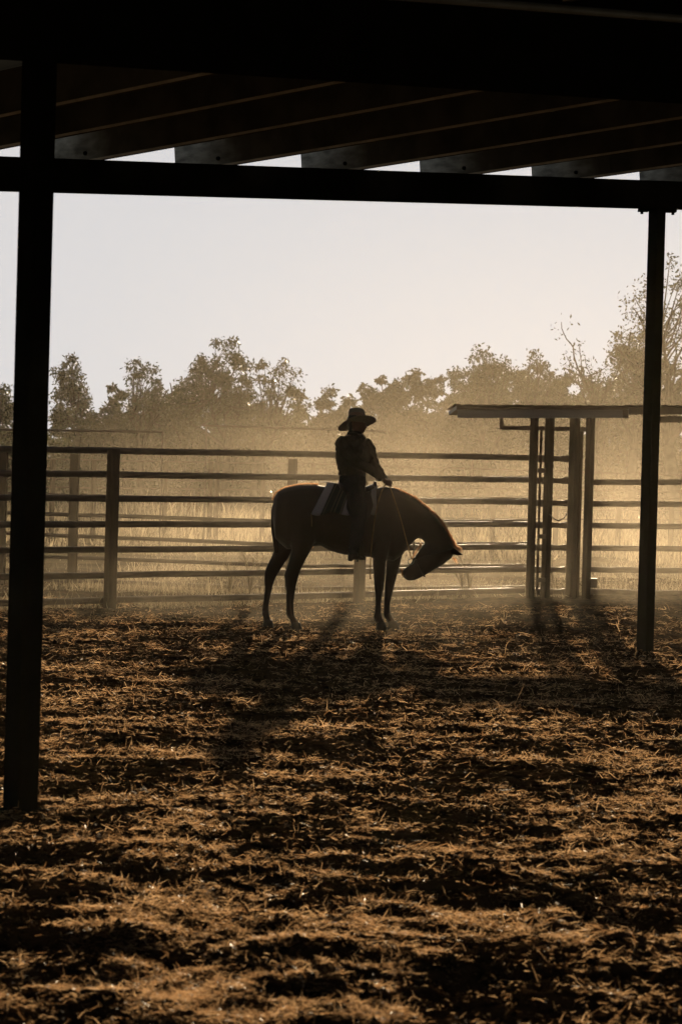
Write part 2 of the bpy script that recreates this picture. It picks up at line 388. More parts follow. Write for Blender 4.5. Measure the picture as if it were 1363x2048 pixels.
# left post carries the near girder
lp = P(41, 1620, 12.7)
g0 = P(80, 121, 12.7)                              # underside of the girder above the post
upright(41, 1620, 12.7, g0.z+.02, .161, .161, 'post', M['shed_steel'], shed)
gD = D
gc = Vector((lp.x, 12.7, g0.z+.30))
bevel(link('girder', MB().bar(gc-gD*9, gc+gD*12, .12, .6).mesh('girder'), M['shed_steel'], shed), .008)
mb = MB().box((lp.x, 12.7, .0), (.07, .064, 0), (.064, -.07, 0), (0, 0, .008))
link('base_plate', mb.mesh('base plate'), M['shed_steel'], shed)
# rafters
RU0 = U.x*(b1.x-shed.location.x)+U.y*(b1.y-shed.location.y)-.45
skylit_end()
btop = b1+Vector((0, 0, TH/2))
for px in (-330, -80, 185, 450, 703, 940, 1163, 1378, 1580, 1775, 1960):
    q = on_line(btop, D, px) 
    a = q-U*.70; b = q+U*24
    nrm = D.copy(); mb = MB()
    upv = U.cross(D).normalized(); upv = upv if upv.z > 0 else -upv
    dpt = .30
    # timber web with a thin bottom lip for the bounce light
    c_ = a+U*.95
    mb.box((c_+b)/2+upv*(dpt/2+.003), (b-c_)/2, D*.030, upv*dpt/2)
    ro = bevel(link('rafter', mb.mesh('rafter'), M['purlin'], shed), .004)
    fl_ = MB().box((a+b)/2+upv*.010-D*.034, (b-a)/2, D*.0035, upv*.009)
    link('bounce_lit_lip', fl_.mesh('bounce_lit_lip'), M['bounce_lit_lip'], ro)
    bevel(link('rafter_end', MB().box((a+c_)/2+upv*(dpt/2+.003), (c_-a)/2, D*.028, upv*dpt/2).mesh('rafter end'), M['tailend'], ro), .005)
    link('bolt', MB().tube([a+U*.55+upv*.07-D*.045, a+U*.55+upv*.07-D*.02], .016, 8).mesh('bolt'), M['shed_steel'], ro)
# roof sheet, corrugated along the rafters, in one piece
U_up = U.cross(D).normalized(); U_up = U_up if U_up.z > 0 else -U_up
ns = 700; s_ = np.linspace(-19, 21, ns)
r0 = btop+U_up*.325
Dv, Uv, Nv = np.array(D), np.array(U), np.array(U_up); r0 = np.array(r0)
prof = .018*np.sin(s_*2*np.pi/.076*.5)
Va = r0+s_[:, None]*Dv+prof[:, None]*Nv-Uv*.10; Vb = Va+Uv*34
i = np.arange(ns-1)[:, None]
Q = np.concatenate([i, i+1, i+1+ns, i+ns], 1)
me = np_mesh('roof sheet', np.concatenate([Va, Vb]), Q, True)
rs = link('roof', me, M['roof'], shed); sol = rs.modifiers.new('thick', 'SOLIDIFY'); sol.thickness = .004
# galvanised pipe slung below the roof, top right
q0, q1 = P(850, -4, 12.0), P(1363, 38, 14.0)
d = (q1-q0)
link('pipe', MB().tube([q0-d*.4, q0, q1, q1+d*2], .019, 10).mesh('pipe', True), M['pipe'], shed)
# ------------------------------------------------------------------ rail fences
def rail_fence(name, label, A, B, ya, yb, posts, rw, th, prow=.12, base_y=None, m=None, pm=None, group=None, post_top=None, off=.0, ext=(0, 0)):
    """A, B: (photo column, depth) of two points; ya, yb: photo rows of the rails there"""
    pa, pb = P(A[0], ya[-1], A[1]), P(B[0], yb[-1], B[1])
    root = empty(name, (pa.x, pa.y, 0), label, 'fence', group)
    m = m or M['rail']; pm = pm or M['post']
    dirh = Vector((pb.x-pa.x, pb.y-pa.y, 0)).normalized(); nrm = Vector((dirh.y, -dirh.x, 0))
    tops = (P(A[0], ya[0], A[1]), P(B[0], yb[0], B[1]))
    for k, (u_, v_) in enumerate(zip(ya, yb)):
        a, b = P(A[0], u_, A[1]), P(B[0], v_, B[1]); d = b-a
        a2, b2 = a-d*ext[0], b+d*ext[1]
        pts = []
        nseg = 14
        for s in range(nseg+1):
            p = a2+(b2-a2)*(s/nseg); p = p + Vector((0, 0, random.uniform(-.004, .004)))
            pts.append(p)
        link('rail', MB().tube(pts, th/2, 10, flat=.55).mesh('rail', True), m, root)
    for px in posts:
        q = on_line(tops[0], (tops[1]-tops[0]), px)
        top = q.z+(post_top if post_top is not None else .04)
        c = Vector((q.x, q.y, 0))+nrm*(prow*.5+.03)
        mb = MB().box((c.x, c.y, (top-.3)/2), dirh*prow/2, nrm*prow*.4, (0, 0, (top+.3)/2))
        bevel(link('post', mb.mesh('post'), pm, root), .01)
    return root
def proj(p):
    q = R3.transposed() @ (Vector(p)-Vector((0, 0, H)))
    return 681.5+F*q.x/-q.z, 1024-F*q.y/-q.z
LA, LB = (215, 32.2), (1040, 36.7)
ya = [901, 949, 997, 1048.5, 1099.5, 1150, 1201]
yb = [915, 959.5, 1004, 1048.8, 1094, 1138, 1181]
rail_fence('rail_fence', 'brown seven rail cattle fence crossing the picture just behind the horse', LA, LB, ya, yb, [215, 712], .1, .077, ext=(1.1, .035), post_top=.02)
# second fence a few metres further, seen through the first
rail_fence('rail_fence', 'second, dustier rail fence showing through the first on the left half', (100, 38.5), (600, 38.0),
           [945, 990, 1028, 1070, 1114, 1160], [957, 1002, 1044, 1091, 1132, 1178], [8, 151, 585], .1, .056, ext=(.5, 0), post_top=.26, prow=.118)
rail_fence('rail_fence', 'second, dustier rail fence showing under the rails between the horse head and the gateway', (601, 38.0), (1056, 38.3),
           [957.5, 1000, 1043, 1090, 1132, 1177], [955, 998.5, 1042, 1087, 1131, 1175], [], .1, .050)
# thin paddock fences in the middle distance
rail_fence('paddock_fence', 'thin railed paddock fence in the hazy middle distance left of the rider', (230, 66), (620, 70),
           [921, 960, 976, 992], [928, 965, 981, 996], [100, 182, 325, 415, 428, 520, 620], .1, .035, prow=.10, m=M['thin'], ext=(.7, 0), post_top=.0)
rail_fence('paddock_fence', 'thin railed paddock fence in the haze right of the rider', (740, 62), (1363, 62),
           [931, 972, 990, 1014, 1034], [951, 984, 998, 1022, 1041], [876, 984, 1110, 1235, 1340], .1, .035, prow=.11, m=M['thin'], ext=(.2, .3), post_top=-.62)
def pipe_frame(label, x0, x1, y0, y1, Y, vx):
    a, b = P(x0, y0, Y), P(x1, y1, Y)
    root = empty('pipe_frame', (a.x, a.y, 0), label, 'pipe frame')
    link('top_pipe', MB().tube([a, b], .022, 8).mesh('top pipe', True), M['thin'], root)
    for px in vx:
        t = (px-x0)/(x1-x0); p = a+(b-a)*t
        link('leg', MB().tube([(p.x, p.y, -.1), p], .016, 6).mesh('leg', True), M['thin'], root)
pipe_frame('long thin overhead pipe on a stand, left of the tall gum tree', -60, 325, 858, 864, 52, (-40, 325))
pipe_frame('long thin overhead pipe on a stand, level with the rider hat', 405, 771, 851, 863, 60, (413,))
# ------------------------------------------------------------------ gateway with canopy
gate = empty('cattle_gateway', (P(1080, 1190, 36.9).x, 36.9, 0), 'tall brown gateway of paired posts under a flat canopy at the right', 'gateway')
GZ0 = 36.8
def gpost(x0t, x1t, x0b, x1b, ytop, ybot, Y, name='post'):
    # the columns of its left and right edge at its top and foot
    cb = (x0b+x1b)/2; p = P(cb, ybot, Y); wd = ((x1b-x0b)+(x1t-x0t))/2/F*Y
    zt = P(cb, ytop, Y).z
    q_ = .354*wd
    mb = MB().box((p.x, p.y, (zt-.35)/2), (.74*q_, .673*q_, 0), (.673*q_, -.74*q_, 0), (0, 0, (zt+.35)/2))
    bevel(link(name, mb.mesh(name), M['post'], gate), .008)
gpost(1058, 1076, 1049, 1067, 834, 1200, 36.6)
gpost(1078, 1083, 1069, 1076, 860, 1190, 36.9, 'slide_bar')
gpost(1085.5, 1106.5, 1080, 1098, 834, 1195, 36.8)
gpost(1136, 1160, 1129, 1149, 834, 1205, 36.8)
gpost(1153, 1163, 1147, 1157, 856, 1198, 37.1, 'slide_bar')
gpost(1166, 1186, 1161, 1179, 834, 1208, 36.6)
for a_, b_ in (((1002, 855.5), (1180, 858.5)), ((1002, 830), (1002, 859))):
    link('cross_pipe', MB().bar(P(*a_, 37.0), P(*b_, 37.0), .05, .055, up=(0, 1, 0) if a_[0] == b_[0] else (0, 0, 1)).mesh('cross pipe'), M['rail'], gate)
for y in [917, 961, 1006, 1050, 1095, 1139, 1183]:
    pts = [P(x, y+(x-1098)*.006+ (.6 if i % 2 else 0), 37.0) for i, x in enumerate((1062, 1096, 1106, 1118, 1128, 1142))]
    link('gate_rail', MB().tube(pts, [.045, .05, .036, .034, .046, .05], 10, flat=.6).mesh('gate rail', True), M['rail'], gate)
# latch chain sagging between the two middle posts, with a drop bar
ch = [P(1098, 1028, 36.6), P(1106, 1038, 36.55), P(1116, 1042, 36.5), P(1126, 1037, 36.55), P(1134, 1027, 36.6)]
mb = MB()
for k in range(len(ch)-1):
    for q in range(3):
        a_, b_ = ch[k].lerp(ch[k+1], q/3), ch[k].lerp(ch[k+1], (q+.9)/3)
        mb.tube([a_, (a_+b_)/2+Vector((0, 0, .006)), b_], .008, 5)
link('chain', mb.mesh('chain'), M['rail'], gate)
for y in (941, 1073, 1160):
    link('hinge', MB().box(P(1082, y, 36.55), (.05, .01, 0), (0, .03, 0), (0, 0, .028)).mesh('hinge'), M['rail'], gate)
# canopy: a flat roof with iron sheet, dark edge and a grey board below it
def slab(name, x0, x1, y0, y1, Ya, Yb, m, parent, tilt=0):
    a, b = P(x0, y0, Ya), P(x1, y0, Ya); zt0, zt1 = a.z, b.z
    a2, b2 = P(x0, y1, Ya), P(x1, y1, Ya)
    dy = Yb-Ya
    v = [a, b, b2, a2]; v2 = [p+Vector((0, dy, tilt)) for p in v]
    mb = MB().add(v+v2, [(0, 3, 2, 1), (4, 5, 6, 7), (0, 1, 5, 4), (3, 7, 6, 2), (0, 4, 7, 3), (1, 2, 6, 5)])
    return bevel(link(name, mb.mesh(name), m, parent), .004, 1)
slab('canopy_roof', 912, 1256, 811, 819, 35.70, 38.3, M['iron'], gate, -.01)
slab('fascia_board', 914, 1244, 819.8, 836, 35.73, 35.77, M['fascia'], gate)
slab('fascia_board', 1244.3, 1256, 819.8, 837, 35.74, 35.79, M['rail'], gate)
slab('fascia_board', 914, 1256, 820, 833, 38.2, 38.25, M['rail'], gate)
# corrugated sheet on top
def corr(name, x0, x1, y, Ya, Yb, m, parent, rise=.05, n=160, amp=.006):
    a, b = P(x0, y, Ya), P(x1, y+(x1-x0)*.0075, Ya); t = np.linspace(0, 1, n)[:, None]
    ph = amp*np.sin(t*(b-a).length/.076*2*np.pi*.5)
    Va = np.array(a)+(np.array(b)-np.array(a))*t+ph*np.array([[0, 0, 1.]]); Vb = Va+np.array([0, Yb-Ya, rise])
    i = np.arange(n-1)[:, None]; me = np_mesh(name, np.concatenate([Va, Vb]), np.concatenate([i, i+1, i+1+n, i+n], 1), True)
    o = link(name, me, m, parent); s = o.modifiers.new('t', 'SOLIDIFY'); s.thickness = .006
corr('roof_sheet', 907, 1250, 808.6, 35.62, 38.4, M['iron'], gate, -.005)
shelter = empty('corrugated_shelter', (P(1363, 1200, 37.5).x, 38, 0), 'low corrugated roof reaching out of the picture behind the right shed post', 'shelter')
corr('roof_sheet', 1251, 1900, 809.5, 36.6, 40, M['iron'], shelter, .01, 300)
slab('eaves_beam', 1257, 1900, 814, 829, 36.8, 36.86, M['rail'], shelter)
slab('eaves_beam', 1320, 1900, 832, 845, 37.6, 37.7, M['post'], shelter)
for px in (1440, 1800):
    p = P(px, 1200, 37.3)
    link('post', MB().box((p.x, p.y, 1.1), (.06, 0, 0), (0, .06, 0), (0, 0, 1.28)).mesh('post'), M['post'], shelter)
# right fence, six rails, lower
yl = [964, 1007.5, 1051.5, 1095.5, 1139, 1183]
rail_fence('rail_fence', 'six rail fence right of the gateway, lower than the long one', (1180, 36.9), (1363, 37.2), yl, [964.5, 1009, 1053, 1098, 1141, 1187],
           [1480], .1, .078, ext=(0, 1.5))
p0, p1 = P(1174, 1223, 36.2), P(1400, 1224, 36.2)
sl_ = MB().bar(P(1172, 1224, 35.6), P(1600, 1236, 35.9), .16, .17)  # bar added as the dark band of the fence shadow on the ground
o = bevel(link('shadow_bar', sl_.mesh('shadow_bar'), M['post'], None, P(1172, 1224, 35.6)), .01)
tag(o, 'long low timber bar in place of the shadow band right of the gateway', 'shadow_bar')
o = link('wood_block', MB().box(P(1186, 1166, 36.75), (.045, 0, 0), (0, .03, 0), (0, 0, .06)).mesh('latch block'), M['rail'], gate); o.name = 'latch_block'
# ------------------------------------------------------------------ horse
HY = 29.2
def loft(mb, secs, n=18, dY=0.0, inflate=0.0, skew=0.0):
    """secs: (edge point a, edge point b, half width through the picture[, depth offset])"""
    rs = []
    for s in secs:
        (ax, ay), (bx, by), wd = s[:3]; o = s[3] if len(s) > 3 else 0.0
        a, b = P(ax, ay, HY), P(bx, by, HY); c = (a+b)/2+Vector((0, dY+o, 0)); h = (a-b)/2
        h = h*(1+inflate/max(h.length, .01)); w2 = Vector((0, wd+inflate, 0))
        rs.append([c+h*math.cos(t)+w2*math.sin(t) for t in [2*math.pi*k/n for k in range(n)]])
    mb.rings(rs)
hb = MB()
loft(hb, [((547, 996), (545, 1040), .10), ((556, 982), (550, 1078), .20), ((575, 974), (574, 1099), .26), ((600, 969.5), (608, 1096), .285),
          ((630, 969.5), (640, 1091), .27), ((655, 973), (660, 1102), .29), ((685, 979), (685, 1109), .31), ((715, 981), (712, 1112.5), .31),
          ((745, 978), (738, 1114), .28), ((768, 973), (764, 1119), .24), ((788, 975), (786, 1123), .20), ((803, 982), (803, 1112), .15),
          ((816, 989), (812, 1099), .12)], 24)
loft(hb, [((770, 973), (770, 1090), .17), ((790, 975), (798, 1108), .17), ((810, 985), (812, 1098), .14), ((829, 995.5), (822, 1088), .12), ((852, 1014), (830, 1079), .10), ((873, 1034.5), (838, 1076), .09),
          ((890, 1057), (845, 1080), .085), ((902, 1079), (852, 1092), .08), ((909, 1096), (862, 1106), .07)], 18)
loft(hb, [((909, 1106), (899, 1085), .055), ((903, 1116), (872, 1078), .09), ((884, 1130), (848, 1087), .105), ((866, 1141), (837, 1101), .09), ((846, 1153), (827, 1116), .068),
          ((829, 1161), (818, 1130), .056), ((815, 1162), (807, 1138), .05), ((806, 1155), (803.5, 1144), .028)], 16)
def leg(secs, dY): loft(hb, [(a, b, wd) for a, b, wd in secs], 12, dY)
leg([((741, 1075), (783, 1070), .10), ((742, 1100), (776, 1105), .085), ((744, 1122), (771, 1124), .07), ((746, 1150), (769.5, 1151), .052), ((747, 1166), (768, 1167), .046), ((747.5, 1176), (767, 1177), .044),
     ((749, 1187), (764, 1188), .035), ((749.5, 1205), (761.5, 1205), .028), ((748, 1222), (761.5, 1222), .030), ((745.5, 1232), (763.5, 1233), .036), ((748.5, 1241), (766, 1239), .032), ((751, 1247), (770, 1245), .040)], -.15)
leg([((768, 1075), (807, 1080), .10), ((770, 1100), (806, 1105), .085), ((772, 1122), (802, 1124), .068), ((771, 1150), (794, 1152), .052), ((769.5, 1166), (790, 1168), .046), ((768.5, 1180), (787, 1181), .043),
     ((768, 1192), (783.5, 1193), .034), ((767, 1210), (780, 1210), .028), ((766.5, 1224), (780.5, 1224), .031), ((766.5, 1233), (784.5, 1233), .036), ((772, 1242), (789, 1240), .032), ((775, 1249), (794, 1247), .040)], .15)
leg([((548, 1040), (600, 1040), .12), ((546, 1070), (598, 1080), .11), ((549, 1096), (586, 1100), .085), ((541, 1115), (573, 1121), .065), ((532, 1133), (561, 1139), .05), ((526.5, 1148), (553, 1153), .045),
     ((527, 1162), (547, 1166), .04), ((528.5, 1180), (543, 1182), .032), ((526, 1198), (539, 1200), .029), ((523, 1214), (536.5, 1216), .031), ((521.5, 1228), (537.5, 1230), .036), ((525.5, 1238), (540, 1238), .031), ((525, 1247), (544, 1246), .040)], .16)
leg([((575, 1040), (632, 1040), .12), ((577, 1070), (632, 1080), .115), ((583, 1096), (622, 1100), .09), ((579, 1118), (611, 1120), .065), ((573, 1135), (602, 1139), .052), ((568, 1150), (597, 1155), .046),
     ((570, 1164), (593.5, 1168), .041), ((572.5, 1182), (590.5, 1185), .033), ((572.5, 1200), (588, 1202), .029), ((571.5, 1216), (588, 1218), .032), ((572, 1229), (590, 1231), .037), ((580, 1239), (595.5, 1238), .031), ((582, 1248), (601, 1246), .040)], -.16)
# ears
for dy in (-.05, .05):
    loft(hb, [((906, 1094), (902, 1107), .03), ((914, 1100), (909, 1111), .026), ((922, 1106), (918, 1111.5), .014), ((929, 1110.5), (927, 1112), .004)], 8, dy)
hme = remeshed(hb, 'horse', .013, 5)
hpos = Vector((P(670, 1257, HY).x, HY, 0))
horse = link('horse', hme, M['horse'], None, hpos)
tag(horse, 'dark bay horse standing in profile, neck arched and head tucked low', 'horse')
def hoof(x0, x1, y, dY, top):
    mb = MB(); a, b = P(x0, y, HY), P(x1, y, HY); c = (a+b)/2+Vector((0, dY, 0)); hw = (b-a).length/2
    t0, t1 = P(top[0], y-15, HY), P(top[1], y-16, HY); ct = (t0+t1)/2+Vector((0, dY, 0)); hw2 = (t1-t0).length/2
    rs = []
    for cc, r in ((c, hw), (c+(ct-c)*.05, hw*1.02), (ct, hw2), (ct+Vector((0, 0, .004)), hw2*.8)):
        rs.append([cc+Vector((math.cos(t)*r, math.sin(t)*r*.85, 0)) for t in [2*math.pi*k/14 for k in range(14)]])
    mb.rings(rs); link('hoof', mb.mesh('hoof', True), M['hoof'], horse)
hoof(751, 774, 1259, -.15, (752, 770)); hoof(775, 798, 1259, .15, (776, 794))
hoof(524, 547, 1257, .16, (526, 544)); hoof(582, 605, 1259, -.16, (583, 601))
def tuft(name, spots, m, length, n, wd, spread, parent, drop=.3):
    V, Fc = [], []; mb = MB()
    for k in range(n):
        a = random.choice(spots) if not callable(spots) else spots()
        p, d = Vector(a[0]), Vector(a[1]).normalized()
        d = (d+Vector([random.gauss(0, spread) for _ in range(3)])).normalized(); L = length*random.uniform(.5, 1.1)
        s = d.cross(Vector((random.gauss(0, 1), random.gauss(0, 1), random.gauss(0, 1)))).normalized()*wd/2
        m1 = p+d*L*.5; e = p+d*L+Vector((0, 0, -drop*L))
        mb.add([p-s, p+s, m1+s*.8, m1-s*.8, e+s*.2, e-s*.2], [(0, 1, 2, 3), (3, 2, 4, 5)])
    return link(name, mb.mesh(name), m, parent)
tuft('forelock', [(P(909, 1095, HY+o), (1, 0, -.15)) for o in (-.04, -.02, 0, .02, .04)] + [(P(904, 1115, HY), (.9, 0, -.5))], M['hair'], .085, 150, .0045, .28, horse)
def mane_spot():
    pts = [(785, 976), (803, 983), (828, 995), (851, 1013), (871, 1031), (889, 1055), (902, 1079), (909, 1095)]
    k = random.randrange(len(pts)-1); t = random.random(); a, b = pts[k], pts[k+1]
    p = P(a[0]+(b[0]-a[0])*t, a[1]+(b[1]-a[1])*t+1.5, HY+random.uniform(-.02, .02))
    nx, nz = (b[1]-a[1]), (b[0]-a[0]); q = math.hypot(nx, nz)
    return p, (nx/q+.2, random.choice((-1, 1))*1.1, nz/q-.1)
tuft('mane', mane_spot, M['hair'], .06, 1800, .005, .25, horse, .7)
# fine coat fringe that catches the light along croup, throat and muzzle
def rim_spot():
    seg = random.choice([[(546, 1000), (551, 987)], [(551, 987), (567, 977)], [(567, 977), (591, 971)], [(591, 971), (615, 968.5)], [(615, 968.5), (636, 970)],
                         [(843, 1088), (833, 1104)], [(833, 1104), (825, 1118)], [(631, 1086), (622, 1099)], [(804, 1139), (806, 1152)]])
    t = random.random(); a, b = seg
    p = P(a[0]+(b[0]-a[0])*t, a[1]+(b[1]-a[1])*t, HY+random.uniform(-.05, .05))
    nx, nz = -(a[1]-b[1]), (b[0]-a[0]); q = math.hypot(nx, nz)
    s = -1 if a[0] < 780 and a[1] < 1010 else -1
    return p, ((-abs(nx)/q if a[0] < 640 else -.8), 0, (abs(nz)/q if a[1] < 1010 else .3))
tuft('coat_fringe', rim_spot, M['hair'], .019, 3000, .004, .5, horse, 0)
mb = MB(); loft(mb, [((548, 1000), (556, 1006), .035), ((541.5, 1020), (553, 1022), .045), ((541.5, 1055), (556, 1055), .05), ((546.5, 1092), (559, 1091), .04), ((549, 1108), (558, 1107), .012)], 10, .0)
link('tail', remeshed(mb, 'tail', .01, 2), M['horse'], horse)
# ------------------------------------------------------------------ saddle blanket, saddle, bridle
def drape(name, xs, top, bot, m, off=.018, loc=None, parent=None, thick=.012):
    """a cloth bent over the back between photo columns xs"""
    sec = [(556, 982, 1078, .20), (600, 969.5, 1096, .285), (630, 969.5, 1091, .27), (655, 973, 1102, .29), (685, 979, 1109, .31), (715, 981, 1112.5, .31), (745, 978, 1114, .28), (768, 973, 1119, .24)]
    nx, na = 26, 31; V = []
    for i in range(nx):
        px = xs[0]+(xs[1]-xs[0])*i/(nx-1)
        k = max(0, min(len(sec)-2, sum(1 for s in sec if s[0] <= px)-1)); a, b = sec[k], sec[k+1]; t = (px-a[0])/(b[0]-a[0])
        yt, yb_, wd = [a[j]+(b[j]-a[j])*t for j in (1, 2, 3)]
        ct = P(px, (yt+yb_)/2, HY); hh = (yb_-yt)/2/F*HY
        ymax = bot(px) if callable(bot) else bot
        cosm = max(-1, ((yt+yb_)/2-ymax)/((yb_-yt)/2)); am = math.acos(min(1, cosm))
        for j in range(na):
            an = -am+2*am*j/(na-1)
            o = off+.004*math.sin(px*.35)*abs(math.sin(an))
            sk = .16*(1-i/(nx-1))*(math.cos(an)-cosm)/(1-cosm)
            V.append(ct+Vector((sk, math.sin(an)*(wd+o), math.cos(an)*(hh+o))))
    f = [(i*na+j, i*na+j+1, (i+1)*na+j+1, (i+1)*na+j) for i in range(nx-1) for j in range(na-1)]
    o = link(name, MB().add(V, f).mesh(name, True), m, parent, loc)
    uv = o.data.uv_layers.new(name='UVMap')
    for lp_ in o.data.loops: uv.data[lp_.index].uv = ((lp_.vertex_index//na)/(nx-1), (lp_.vertex_index % na)/(na-1))
    s = o.modifiers.new('t', 'SOLIDIFY'); s.thickness = thick; return o
bl = drape('saddle_blanket', (622, 750), None, lambda px: 1028+3*math.sin(px/9), M['blanket'], .02, P(690, 980, HY))
tag(bl, 'striped pale and green woollen blanket under the saddle', 'saddle blanket')
def rim_fuzz_spot():
    px = random.uniform(640, 684); return P(px, 969+max(0, px-655)*.13, HY+random.uniform(-.07, .07))+Vector((0, 0, .02)), (random.gauss(0, .5), 0, 1)
tuft('rim_fuzz', rim_fuzz_spot, M['rimfuzz'], .016, 500, .005, .4, bl, 0)  # pale fuzz added along the blanket top as a bright rim of light
sad = empty('saddle', P(705, 978, HY), 'dark leather stock saddle on the striped blanket', 'saddle')
mb = MB()
loft(mb, [((676, 962), (680, 984), .10), ((684, 966), (684, 988), .20), ((700, 974), (700, 992), .20), ((722, 975), (722, 992), .19), ((738, 970), (738, 990), .17), ((750, 966), (748, 986), .10)], 16)
link('seat', remeshed(mb, 'seat', .012, 3), M['leather'], sad)
mb = MB(); loft(mb, [((674, 957), (677, 963), .09), ((676, 964), (681, 966), .15), ((678, 978), (686, 978), .21)], 12)
link('cantle', remeshed(mb, 'cantle', .01, 3), M['leather'], sad)
mb = MB(); loft(mb, [((746, 962), (752, 962), .03), ((745, 968), (753, 968), .05), ((740, 984), (756, 984), .14)], 12)
link('pommel', remeshed(mb, 'pommel', .01, 3), M['leather'], sad)
def side_flap(sgn, name, pts, dd, m, th=.012):
    v = [P(x, y, HY)+Vector((0, sgn*(q), 0)) for x, y, q in pts]; v2 = [p+Vector((0, sgn*th, 0)) for p in v]; n = len(v)
    f = [tuple(range(n)), tuple(range(2*n-1, n-1, -1))]+[(i, (i+1) % n, n+(i+1) % n, n+i) for i in range(n)]
    link(name, MB().add(v+v2, f).mesh(name), m, sad)
for s in (-1, 1):
    side_flap(s, 'flap', [(694, 984, .30), (740, 984, .28), (745, 1010, .32), (735, 1045, .345), (705, 1045, .35), (692, 1015, .345)], 0, M['leather'])
    side_flap(s, 'girth', [(716, 1040, .345), (726, 1040, .34), (726, 1085, .30), (728, 1115, .12), (718, 1116, .12), (716, 1085, .31)], 0, M['leather'])
    link('stirrup_leather', MB().bar(P(716, 1000, HY+s*.36), P(713, 1104, HY+s*.40), .03, .006, up=(0, 1, 0)).mesh('stirrup leather'), M['leather'], sad)
    ring = [P(714, 1110, HY+s*.40)+Vector((math.sin(t)*.05*.3, math.sin(t)*.06*s, math.cos(t)*.065)) for t in [2*math.pi*k/16 for k in range(17)]]
    link('stirrup', MB().tube(ring, .008, 6).mesh('stirrup', True), M['leather'], sad)
link('saddle_string', MB().tube([P(622, 1026, HY-.29), P(623, 1040, HY-.30), P(623, 1053, HY-.30)], .004, 5).mesh('string'), M['rein'], sad)
br = empty('bridle', P(840, 1110, HY), 'thin bridle and loose rope reins running from the horse mouth to the rider hand', 'bridle')
def curve_pts(ps, n=14):
    out = []
    P_ = [Vector(p) for p in ps]; P_ = [P_[0]]+P_+[P_[-1]]
    for i in range(1, len(P_)-2):
        for k in range(n):
            t = k/n; a, b, c, d = P_[i-1:i+3]
            out.append(.5*((2*b)+(-a+c)*t+(2*a-5*b+4*c-d)*t*t+(-a+3*b-3*c+d)*t**3))
    out.append(P_[-2]); return out
link('rein', MB().tube(curve_pts([P(779, 972, HY-.10), P(785, 990, HY-.20), P(800, 1035, HY-.20), P(812, 1080, HY-.16), P(822, 1116, HY-.075)]), .006, 6).mesh('rein', True), M['rein'], br)
link('rein', MB().tube(curve_pts([P(779, 974, HY+.06), P(800, 1010, HY+.22), P(822, 1060, HY+.15), P(826.5, 1080, HY+.09), P(826, 1118, HY+.06)]), .006, 6).mesh('rein', True), M['hairdark'], br)
link('rein', MB().tube(curve_pts([P(771, 967, HY-.10), P(762, 985, HY-.27), P(752, 1020, HY-.33), P(745, 1070, HY-.30), P(741, 1115, HY-.24), P(740, 1158, HY-.22)]), .006, 6).mesh('rein', True), M['rein'], br)
for w_ in (-1, 1):
    link('cheek_strap', MB().tube([P(824, 1120, HY+w_*.072), P(850, 1112, HY+w_*.105), P(880, 1104, HY+w_*.105), P(903, 1098, HY+w_*.062)], .006, 6).mesh('cheek strap', True), M['leather'], br)
    link('bit_ring', MB().tube([P(821, 1123, HY+w_*.072)+Vector((math.cos(t)*.03, 0, math.sin(t)*.03)) for t in [2*math.pi*k/14 for k in range(15)]], .005, 6).mesh('bit ring', True), M['pipe'], br)
ringpts = []
a, b = P(848, 1152, HY), P(828, 1116, HY); c = (a+b)/2; h = (a-b)/2*1.04
for k in range(21):
    t = 2*math.pi*k/20; ringpts.append(c+h*math.cos(t)+Vector((0, .076*math.sin(t), 0)))
link('noseband', MB().tube(ringpts, .009, 6).mesh('noseband', True), M['leather'], br)
# ------------------------------------------------------------------ rider
def limb(mb, pts, inflate=0, n=12):
    """pts: (px, py, depth offset, radius)"""
    c = [P(x, y, HY)+Vector((0, d, 0)) for x, y, d, r in pts]
    # round ends
    d0 = (c[0]-c[1]).normalized(); d1 = (c[-1]-c[-2]).normalized(); r0, r1 = pts[0][3]+inflate, pts[-1][3]+inflate
    mb.tube([c[0]+d0*r0*.8, c[0]+d0*r0*.4]+c+[c[-1]+d1*r1*.4, c[-1]+d1*r1*.8], [r0*.45, r0*.85]+[p[3]+inflate for p in pts]+[r1*.85, r1*.45], n)
TORSO = [((698, 866), (719, 867), .055), ((690, 872.5), (724, 873), .12), ((680, 878), (730, 879), .175), ((673, 888), (735, 888), .185), ((671.5, 900), (737, 900), .18), ((672, 915), (737.5, 915), .165),
         ((675, 932), (732, 932), .15), ((680, 946), (728, 946), .14)]
HIPS = [((681, 945), (727, 945), .14), ((680, 955), (728, 955), .165), ((680, 968), (730, 968), .185), ((684, 980), (728, 980), .17)]
HEAD = [((702, 824), (724, 824), .06), ((696, 829), (729, 829), .075), ((694, 838), (731, 838), .08), ((694.5, 846), (731.5, 846), .08), ((696, 853), (731, 854), .073), ((698, 860), (728.5, 861), .06), ((706, 865), (724.5, 866.5), .04)]
ARMS = {-1: [(684, 886, -.16, .062), (694, 906, -.235, .055), (711, 925, -.25, .047)], 1: [(731, 888, .15, .055), (739, 902, .20, .050), (742, 915, .22, .046)]}
FORE = {-1: [(711, 925, -.25, .045), (738, 938, -.18, .038), (761, 955, -.09, .030)], 1: [(742, 915, .22, .042), (754, 937, .15, .036), (767, 957, .06, .028)]}
LEG = {s: [(706, 966, s*.12, .10), (712, 990, s*.24, .090), (716, 1018, s*.36, .075), (716, 1040, s*.405, .065)] for s in (-1, 1)}
SHIN = {s: [(716, 1040, s*.405, .062), (713, 1065, s*.41, .060), (708, 1092, s*.41, .046), (705, 1104, s*.41, .040)] for s in (-1, 1)}
bm_ = MB()
loft(bm_, TORSO, 18); loft(bm_, HIPS, 18); loft(bm_, HEAD, 18)
